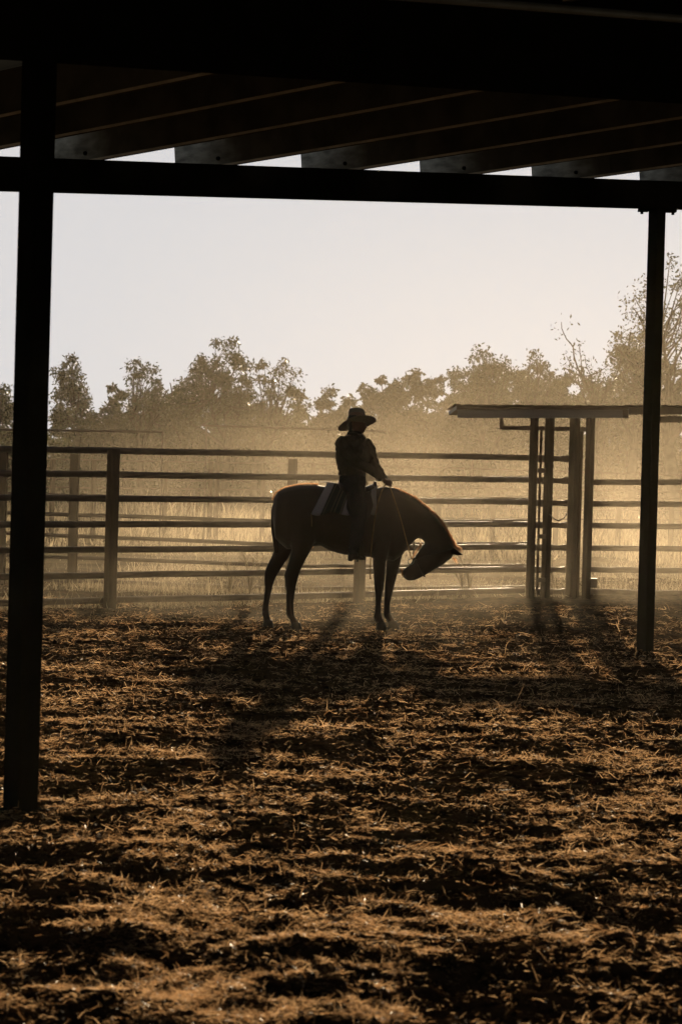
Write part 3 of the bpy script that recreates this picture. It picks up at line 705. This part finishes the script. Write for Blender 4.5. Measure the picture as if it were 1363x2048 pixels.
loft(bm_, [((700, 856), (719, 858), .052), ((699, 874), (717, 876), .058)], 14)           # neck
loft(bm_, [((727, 850), (731, 850), .02), ((730, 855), (735, 856), .015), ((727, 858), (732, 858), .016)], 8)   # nose
loft(bm_, [((723, 858), (730, 859), .022), ((722, 863), (729, 862), .022), ((720, 867), (727, 866), .02)], 8)   # lips and chin
for s in (-1, 1):
    for L_ in (ARMS[s], FORE[s], LEG[s], SHIN[s]): limb(bm_, L_)
    loft(bm_, [((703, 843), (709, 843), .012), ((703, 853), (707, 853), .010)], 8, s*.082)     # ear
    # hand: palm, four curled fingers and a thumb closed on the reins
    w0 = P(*([763, 957] if s < 0 else [768, 959]), HY)+Vector((0, s*.075, 0)); pc = P(774, 966, HY)+Vector((0, s*.055, 0))
    bm_.tube([w0, (w0+pc)/2, pc, pc+(pc-w0)*.25], [.024, .030, .034, .022], 10, flat=.75)
    for k in range(4):
        b0 = pc+Vector((.022-.004*abs(k-1), s*(.012), .026-.017*k)); L_ = (.9, 1, .95, .8)[k]
        bm_.tube([b0, b0+Vector((.026*L_, -s*.006, -.006)), b0+Vector((.026*L_, -s*.032, -.014)), b0+Vector((.004, -s*.040, -.014))], [.009, .009, .008, .007], 7)
    t0 = pc+Vector((-.01, s*.0, .026)); bm_.tube([t0, t0+Vector((.022, -s*.014, .014)), t0+Vector((.040, -s*.026, .006))], [.011, .010, .008], 7)
pme = remeshed(bm_, 'person', .009, 3)
ppos = P(706, 975, HY)
person = link('person', pme, M['skin'], None, ppos)
tag(person, 'rider in wide hat, dark shirt and jeans sitting on the horse, looking right', 'person')
# eyes and brows
for s in (-1, 1):
    e = P(730, 846.5, HY)+Vector((0, s*.032, 0)); link('eye', MB().tube([e+Vector((0, -.012, 0)), e+Vector((0, .012, 0))], .007, 8).mesh('eye', True), M['hairdark'], person)
mb = MB(); loft(mb, [((696, 830), (722, 830), .082), ((692.5, 842), (712, 842), .088), ((693.5, 855), (706, 854), .078), ((697, 864), (704, 863), .06)], 14)
link('hair', remeshed(mb, 'hair', .01, 2), M['hairdark'], person)
mb = MB(); loft(mb, TORSO, 20, 0, .010)
for s in (-1, 1):
    limb(mb, ARMS[s], .018); limb(mb, FORE[s][:3], .014)
loft(mb, [((676, 935), (731, 935), .165), ((677, 946), (730, 946), .17), ((675, 950), (732, 951), .178)], 18)      # loose hem
sm = remeshed(mb, 'shirt', .009, 2)
sh = link('shirt', sm, M['shirt'], person)
for nm, amp, sc in (('folds', .022, .07), ('wrinkles', .010, .03)):
    tx = bpy.data.textures.new(nm, 'CLOUDS'); tx.noise_scale = sc
    dm = sh.modifiers.new(nm, 'DISPLACE'); dm.texture = tx; dm.strength = amp; dm.mid_level = .55
# collar and rolled cuff
mb = MB(); loft(mb, [((694, 867), (723, 868), .075), ((697, 861), (722, 863), .072), ((693, 868), (726, 871), .085)], 16)
mb.box(P(727, 871, HY-.03), (.02, 0, -.022), (0, .035, 0), (.004, 0, .004))
link('collar', mb.mesh('collar', True), M['shirt'], sh)
mb = MB()
for s, (a, b) in {1: ((738, 912), (750, 914.5))}.items():
    loft(mb, [((737, 911), (748, 912), .055), ((737, 912), (751, 914.5), .062), ((738, 917), (750, 918), .06), ((739, 919), (748, 919.5), .05)], 12, .2)
link('rolled_cuff', mb.mesh('rolled cuff', True), M['shirt'], sh)
mb = MB(); loft(mb, HIPS, 18, 0, .010)
for s in (-1, 1): limb(mb, LEG[s], .012); limb(mb, SHIN[s][:3]+[(706, 1099, s*.41, .052)], .010)
tr = link('trousers', remeshed(mb, 'trousers', .010, 2), M['denim'], person)
dm = tr.modifiers.new('folds', 'DISPLACE'); dm.texture = bpy.data.textures['folds']; dm.strength = .018; dm.mid_level = .5
link('belt', MB().rings([[P(704, y, HY)+Vector((math.cos(t)*.131, math.sin(t)*.165, 0)) for t in [2*math.pi*k/24 for k in range(24)]] for y in (948, 955)]).mesh('belt', True), M['leather'], person)
for s in (-1, 1):
    mb = MB(); limb(mb, [(706, 1094, s*.41, .050), (704, 1106, s*.41, .042), (703, 1112, s*.41, .038)])
    loft(mb, [((701, 1105), (701, 1117), .035, s*.41), ((708, 1104), (708, 1117.5), .04, s*.41), ((717, 1109), (717, 1118), .043, s*.42), ((725, 1112), (725, 1118), .034, s*.42), ((728, 1115), (728, 1117.5), .015, s*.42)], 12)
    mb.box(P(700, 1117.5, HY)+Vector((0, s*.41, 0)), (.025, 0, 0), (0, .03, 0), (0, 0, .014))
    link('boot', remeshed(mb, 'boot', .008, 2), M['leather'], person)
# hat: pinched crown, wide brim turned up at the front edge and drooping behind
def hat():
    mb = MB(); n = 48
    base = P(713.5, 849, HY+.01); tl = P(731, 836, HY)-P(697, 832, HY)
    ax = Vector((1, 0, 0)); ay = Vector((0, 1, 0))
    rings = []
    # brim outer to inner, then crown
    def brim(r, t):
        x, y = math.cos(t), math.sin(t)
        px = x*(.195*r) if x > 0 else x*(.195*r)
        py = y*(.175*r)
        # the hat is tipped away from the camera: near edge high, far edge low, back drooping
        k = max(0, (r-.5)/.5)
        z = -.060*y*r + (.040*x+.012)*k + .014*k*y*y - .02*k*max(0, -x)**2
        return Vector((px, py, z))
    for r in (1.0, .99, .93, .85, .75, .65, .58, .50): rings.append([base+brim(r, 2*math.pi*k/n) for k in range(n)])
    for z, sx, sy in ((.03, .094, .088), (.08, .089, .084), (.125, .083, .076), (.150, .075, .064), (.157, .060, .044), (.146, .04, .02), (.140, .02, .008)):
        rings.append([base+Vector((math.cos(t)*sx-.002-.03*z, math.sin(t)*sy+.30*z, z-.34*math.sin(t)*sy-.02*math.cos(t)*sx/.09*z)) for t in [2*math.pi*k/n for k in range(n)]])
    v = [p for r in rings for p in r]; f = []
    for i in range(len(rings)-1):
        for j in range(n):
            k = (j+1) % n; f.append((i*n+j, i*n+k, (i+1)*n+k, (i+1)*n+j))
    f.append(tuple((len(rings)-1)*n+j for j in range(n)))
    o = link('hat', mb.add(v, f).mesh('hat', True), M['felt'], person)
    s = o.modifiers.new('t', 'SOLIDIFY'); s.thickness = .005; s.offset = -1
    band = [[base+Vector((math.cos(t)*.0955-.003, math.sin(t)*.090+.3*z, z-.34*math.sin(t)*.09)) for t in [2*math.pi*k/n for k in range(n)]] for z in (.012, .034)]
    b = MB(); b.rings(band, cap=False); link('hat_band', b.mesh('hat band', True), M['leather'], o)
hat()
# ------------------------------------------------------------------ hay mound, sticks, weeds
p = P(366, 1036, 95)
mb = MB(); rs = []
for k in range(9):
    t = k/8*math.pi/2; rs.append([Vector((p.x, p.y, .1))+Vector((math.cos(a)*.68*math.cos(t)*(1+.08*math.sin(5*a)), math.sin(a)*.6*math.cos(t)*(1+.1*math.sin(3*a+1)), .66*math.sin(t)+.02*math.sin(7*a+t*5))) for a in [2*math.pi*q/20 for q in range(20)]])
o = link('hay_mound', mb.rings(rs).mesh('hay mound', True), M['hay'], None, (p.x, p.y, -.1)); tag(o, 'low rounded mound of old hay beyond the fence at the left', 'hay mound')
def stick(pts, r, label):
    w3 = []
    for px, py in pts:
        Yd = 1.5*F/(py-(965+.027*(px-681))); q = P(px, py, Yd); w3.append(Vector((q.x, Yd, float(ground_h(q.x, Yd))+.02)))
    o = link('stick', MB().tube(curve_pts(w3, 5), [r*(.6+.4*math.sin(math.pi*(k+2)/(len(curve_pts(w3, 5))+3))) for k in range(len(curve_pts(w3, 5)))], 7).mesh('stick', True), M['stick'], None, w3[0])
    tag(o, label, 'stick', 'fallen sticks lying on the arena soil')
stick([(575, 1869), (620, 1862), (665, 1852), (700, 1834)], .008, 'curved bare stick lying on the nearest soil, below the picture centre')
stick([(395, 1612), (430, 1626), (490, 1649)], .008, 'thin pale stick lying just below the shadow of the hat')
# tall dead weeds against the fence
def weed(px, py, Y, h, label):
    b = P(px, py, Y); b.z = float(ground_h(b.x, b.y)) if Y < 45 else float(field_h(b.x, b.y)); mb = MB()
    for k in range(7):
        a = random.uniform(0, 6.28); L = h*random.uniform(.6, 1)
        p1 = b+Vector((math.cos(a)*.05, math.sin(a)*.05, L*.5)); p2 = b+Vector((math.cos(a)*.16, math.sin(a)*.16, L))
        mb.tube([b, p1, p2], [.005, .004, .002], 5)
        for q in range(5):
            s = p1.lerp(p2, random.random()); e = s+Vector((random.gauss(0, .05), random.gauss(0, .05), random.uniform(.02, .09)))
            mb.tube([s, e], [.003, .002], 4)
    o = link('dry_weed', mb.mesh('dry weed'), M['drygrass'], None, b); tag(o, label, 'weed', 'dead weeds along the fence')
weed(940, 1175, 37.2, .62, 'spindly dead weed below the horse ears')
weed(925, 1178, 37.6, .5, 'smaller dead weed left of the spindly one, below the horse ears')
weed(500, 1190, 36.5, .7, 'tall dead weed just behind the fence left of the hind legs')
weed(460, 1180, 37.6, .6, 'dead weed between the hay mound and the hind legs')
weed(1105, 1188, 41.6, .5, 'dead weed seen between the gateway posts')
# ------------------------------------------------------------------ trees
def tree(name, label, px, base_y, top_y, x0, x1, Y, kind='gum', seed=0, leaf=1.0, dens=1.0, limbs=5, low=.35, group='trees beyond the paddocks'):
    r = random.Random(seed); g = np.random.default_rng(seed)
    b = P(px, base_y, Y); b.z = float(field_h(b.x, b.y))-.1
    top = P(px, top_y, Y).z; Ht = top-b.z
    xl, xr = P(x0, top_y, Y).x, P(x1, top_y, Y).x
    cx, rx = (xl+xr)/2, (xr-xl)/2
    tr_ = MB(); tips = []; mids = []
    def branch(p, d, L, rad, depth):
        n = 5; pts = [p]; q = p.copy(); dd = d.copy()
        for k in range(n):
            dd = (dd+Vector([r.gauss(0, .17) for _ in range(3)])+Vector((0, 0, .05))).normalized(); q = q+dd*L/n; pts.append(q)
        tr_.tube(pts, [rad*(1-.55*k/n) for k in range(n+1)], 6)
        if depth > 0:
            for k in range(r.choice((2, 3, 3))):
                a = pts[r.choice((2, 3, 4, 5))]; nd = (dd+Vector([r.gauss(0, .55) for _ in range(3)])).normalized()
                branch(a, nd, L*r.uniform(.5, .75), rad*.5, depth-1)
            tips.append(q)
        else:
            tips.extend([pts[-1], pts[3]])
    if kind != 'shrub':
        fork = b+Vector((r.uniform(-.2, .2)*Ht*.3, 0, Ht*low*.8))
        tr_.tube([b, b.lerp(fork, .5)+Vector((r.gauss(0, .1), 0, 0)), fork], [.030*Ht, .024*Ht, .02*Ht], 8)
        for k in range(limbs):
            tx = cx+rx*(-.75+1.5*(k+.5)/limbs); tz = b.z+Ht*r.uniform(.62, .86)
            t = Vector((tx, b.y+r.uniform(-.5, .5)*rx, tz)); d = (t-fork)
            branch(fork, d.normalized(), d.length*.75, .013*Ht, 2 if kind == 'bare' else 1)
            mids.append(fork+d*.6)
        if kind == 'gum':
            tips = tips[::2]
            for k in range(int(75*dens)):
                a = r.uniform(-.6, math.pi+.6); q = r.uniform(.2, 1)**.7
                lob = 1+.16*math.sin(3*a+seed)+.10*math.sin(7*a+2*seed)
                t = Vector((cx+rx*.93*math.cos(a)*q*lob, b.y+r.uniform(-.6, .6)*rx, b.z+Ht*(.60+.39*math.sin(a)*q*min(lob, 1.0))))
                m_ = min(mids, key=lambda z: (z-t).length)
                bend = Vector([r.gauss(0, .06)*(t-m_).length for _ in range(3)])
                tr_.tube([m_, m_.lerp(t, .35)+bend, m_.lerp(t, .7)+bend*.8+Vector((0, 0, .1)), t], [.0045*Ht, .0032*Ht, .0022*Ht, .0012*Ht], 5)
                tips.append(t)
    else:
        for k in range(limbs+2):
            t = Vector((cx+rx*r.uniform(-.85, .85), b.y+r.uniform(-.5, .5)*rx, b.z+Ht*r.uniform(.5, .8))); d = t-b
            branch(b, d.normalized(), d.length*.7, .012*Ht, 1)
        for k in range(int(80*dens)):
            a = r.uniform(0, 6.28); q = math.sqrt(r.random()); zf = r.uniform(.03, .93)
            zf *= 1-.22*r.random()*(1 if zf > .6 else 0); wz = math.sqrt(max(.08, 1-(max(0, zf-.45)/.6)**2))
            tips.append(Vector((cx+rx*q*math.cos(a)*wz*.95, b.y+rx*.6*q*math.sin(a)*wz, b.z+Ht*zf)))
    # keep tips inside the crown
    ztop = b.z+Ht
    tips = [Vector((min(max(t.x, xl), xr), t.y, min(t.z, ztop-.15*r.random()))) for t in tips]
    nl = int((60 if kind == 'gum' else 80 if kind == 'shrub' else 16)*dens); cr = (.48 if kind != 'shrub' else .40)*max(.8, Ht/8)
    T = np.repeat(np.array([tuple(t) for t in tips]), nl, 0); n = len(T)
    rad = np.repeat(g.uniform(.5, 1.25, len(tips)), nl)*cr
    off = g.normal(size=(n, 3)); off /= np.linalg.norm(off, axis=1)[:, None]; off *= (g.random(n)**.45*rad)[:, None]; off[:, 2] *= .7
    pos = T+off
    Ls = g.uniform(.10, .22, n)*leaf*(Y/120); Ws = Ls*g.uniform(.3, .55, n)
    d = g.normal(size=(n, 3))+np.array([0, 0, -.7]); d /= np.linalg.norm(d, axis=1)[:, None]
    s = np.cross(d, g.normal(size=(n, 3))); s /= np.linalg.norm(s, axis=1)[:, None]
    V = np.stack([pos, pos+d*(Ls*.5)[:, None]+s*(Ws*.5)[:, None], pos+d*Ls[:, None], pos+d*(Ls*.5)[:, None]-s*(Ws*.5)[:, None]], 1).reshape(-1, 3)
    root = empty(name, b, label, 'tree' if kind != 'shrub' else 'shrub', group)
    link('trunk', tr_.mesh('trunk', True), M['bark'], root)
    link('crown', np_mesh('crown', V, np.arange(n*4).reshape(-1, 4)), M['leafa'] if seed % 2 else M['leafb'], root)
T = tree
T('gum_tree', 'airy gum at the left picture edge, left of the near post', -5, 965, 742, -60, 42, 118, seed=1, limbs=4, low=.45)
T('gum_tree', 'slender upright gum with a narrow crown, just right of the near post', 138, 965, 706, 106, 182, 118, seed=2, limbs=3, low=.62, dens=.9)
T('gum_tree', 'open crowned gum, second from the near post', 290, 965, 709, 235, 348, 122, seed=3, limbs=4, low=.45, dens=.75)
T('gum_tree', 'tallest gum left of the rider, with a forked trunk', 448, 965, 672, 362, 512, 116, seed=5, limbs=5, low=.42, dens=1.35)
T('gum_tree', 'leaning gum with bare limbs, between the tallest gum and the rider', 500, 965, 703, 490, 625, 118, seed=6, limbs=5, low=.35, dens=.7)
for i, (a, b_, t_, Y_) in enumerate([(100, 225, 785, 126), (190, 330, 752, 127), (300, 420, 742, 128), (395, 525, 735, 129), (505, 635, 762, 128), (15, 110, 830, 126)]):
    T('leafy_shrub', 'dense grey green thicket shrub, number %s from the left below the gums' % ('two', 'three', 'four', 'five', 'six', 'one')[i], (a+b_)/2, 966, t_, a, b_, Y_, 'shrub', 20+i, 1.25, 1.3, group='thicket left of the rider')
for i, (a, b_, t_, Y_) in enumerate([(620, 735, 758, 130), (695, 835, 730, 131), (780, 905, 706, 129), (880, 995, 700, 128), (955, 1080, 702, 130), (1050, 1180, 705, 128), (1150, 1290, 705, 130), (1270, 1420, 690, 130)]):
    T('bushy_tree', ('round bushy tree immediately right of the rider hat', 'low bushy tree right of the round one', 'smooth topped bushy tree midway between rider and canopy', 'bushy tree whose foot is behind the canopy end',
      'bushy tree above the left half of the canopy', 'bushy tree above the gateway posts', 'bushy tree left of the right shed post', 'bushy tree behind the right shed post')[i], (a+b_)/2, 970, t_, a, b_, Y_, 'shrub', 40+i, 1.25, 1.6, group='hazy wood right of the rider')
T('gum_tree', 'ragged gum with a pointed top above the canopy end', 975, 972, 683, 905, 1045, 112, seed=7, limbs=5, low=.4, dens=1.1)
T('gum_tree', 'broad gum above the middle of the canopy', 1080, 974, 698, 1015, 1140, 114, seed=8, limbs=5, low=.4, dens=1.1)
T('gum_tree', 'nearly bare gum with twisting twigs above the gateway', 1185, 976, 634, 1105, 1262, 112, 'bare', seed=9, limbs=5, low=.42, dens=.8)
T('gum_tree', 'gum partly hidden by the right shed post', 1265, 978, 622, 1225, 1310, 114, seed=12, limbs=4, low=.45, dens=1.1)
T('gum_tree', 'biggest gum at the right picture edge, taller than all others', 1360, 979, 508, 1255, 1470, 104, seed=14, limbs=7, low=.4, dens=1.0)
n = 60000
xx = rng.uniform(-34, 34, n); yy = rng.uniform(138, 158, n); hm = 2.0+3.2*fbm(xx/5, yy/40, 12, 3)
pos = np.stack([xx, yy, rng.random(n)**.9*hm], -1); d = rng.normal(size=(n, 3)); d /= np.linalg.norm(d, axis=1)[:, None]
s = np.cross(d, rng.normal(size=(n, 3))); s /= np.linalg.norm(s, axis=1)[:, None]; Ls = rng.uniform(.22, .42, n)[:, None]
V = np.stack([pos, pos+d*Ls*.5+s*Ls*.3, pos+d*Ls, pos+d*Ls*.5-s*Ls*.3], 1).reshape(-1, 3)
tag(link('distant_wood', np_mesh('distant wood', V, np.arange(n*4).reshape(-1, 4)), M['leafa']), 'low far wood closing the view under the tree crowns', None, None, 'stuff')
# ------------------------------------------------------------------ haze and dust
def vol_mat(name, dens, col, aniso, noise=None):
    m = bpy.data.materials.new(name); m.use_nodes = True; n = m.node_tree; n.nodes.clear()
    o = n.nodes.new('ShaderNodeOutputMaterial'); v = n.nodes.new('ShaderNodeVolumePrincipled')
    v.inputs['Color'].default_value = (*col, 1); v.inputs['Density'].default_value = dens; v.inputs['Anisotropy'].default_value = aniso
    if noise:
        tc = n.nodes.new('ShaderNodeTexCoord'); t = n.nodes.new('ShaderNodeTexNoise')
        mp = n.nodes.new('ShaderNodeMapping'); mp.inputs['Scale'].default_value = noise['scale']
        n.links.new(tc.outputs['Object'], mp.inputs[0]); n.links.new(mp.outputs[0], t.inputs['Vector'])
        t.inputs['Scale'].default_value = 1; t.inputs['Detail'].default_value = 3
        mr = n.nodes.new('ShaderNodeMapRange'); mr.inputs['From Min'].default_value = noise['lo']; mr.inputs['From Max'].default_value = noise['hi']
        mr.inputs['To Max'].default_value = dens
        n.links.new(t.outputs['Fac'], mr.inputs['Value'])
        # fades with height and towards the sides of the cloud
        ln = n.nodes.new('ShaderNodeVectorMath'); ln.operation = 'LENGTH'
        mp2 = n.nodes.new('ShaderNodeMapping'); mp2.inputs['Scale'].default_value = noise['size']
        n.links.new(tc.outputs['Object'], mp2.inputs[0]); n.links.new(mp2.outputs[0], ln.inputs[0])
        fr = n.nodes.new('ShaderNodeMapRange'); fr.inputs['From Min'].default_value = .25; fr.inputs['From Max'].default_value = 1
        fr.inputs['To Min'].default_value = 1; fr.inputs['To Max'].default_value = 0
        n.links.new(ln.outputs['Value'], fr.inputs['Value'])
        mu = n.nodes.new('ShaderNodeMath'); mu.operation = 'MULTIPLY'
        n.links.new(mr.outputs[0], mu.inputs[0]); n.links.new(fr.outputs[0], mu.inputs[1]); n.links.new(mu.outputs[0], v.inputs['Density'])
    n.links.new(v.outputs[0], o.inputs['Volume'])
    return m
HAZE = .0001
DUSTC = (.98, .84, .62)
o = link('haze', MB().box((0, 60, 7.0), (170, 0, 0), (0, 95, 0), (0, 0, 8.5)).mesh('haze'), vol_mat('haze', HAZE, (.96, .86, .68), .6))
tag(o, None, None, None, 'stuff')
def ellipsoid(c, rx, ry, rz, n=24):
    mb = MB(); rs = []
    for k in range(1, 12):
        t = math.pi*k/12-math.pi/2
        rs.append([Vector(c)+Vector((rx*math.cos(t)*math.cos(a), ry*math.cos(t)*math.sin(a), rz*math.sin(t))) for a in [2*math.pi*q/n for q in range(n)]])
    return mb.rings(rs)
def dust(c, rx, ry, rz, dens, label, lo=.42, hi=.62):
    o = link('dust_cloud', ellipsoid(c, rx, ry, rz).mesh('dust cloud'), vol_mat('dust', dens, DUSTC, .6, dict(scale=(.45, .25, .7), lo=lo, hi=hi, size=(1/rx, 1/ry, 1/rz))), None, c)
    tag(o, label, None, None, 'stuff')
dust((3.0, 37.5, .4), 9.5, 14, 2.5, .015, 'sunlit brown dust drifting behind the horse and the rails')
dust((5, 58, 2.5), 13, 19, 6.2, .0017, 'tall veil of brown dust in front of the right hand trees', -.2, .2)
dust((-.8, 31.0, .2), 4.4, 2.2, 1.0, .020, 'low dust kicked up around the hooves')
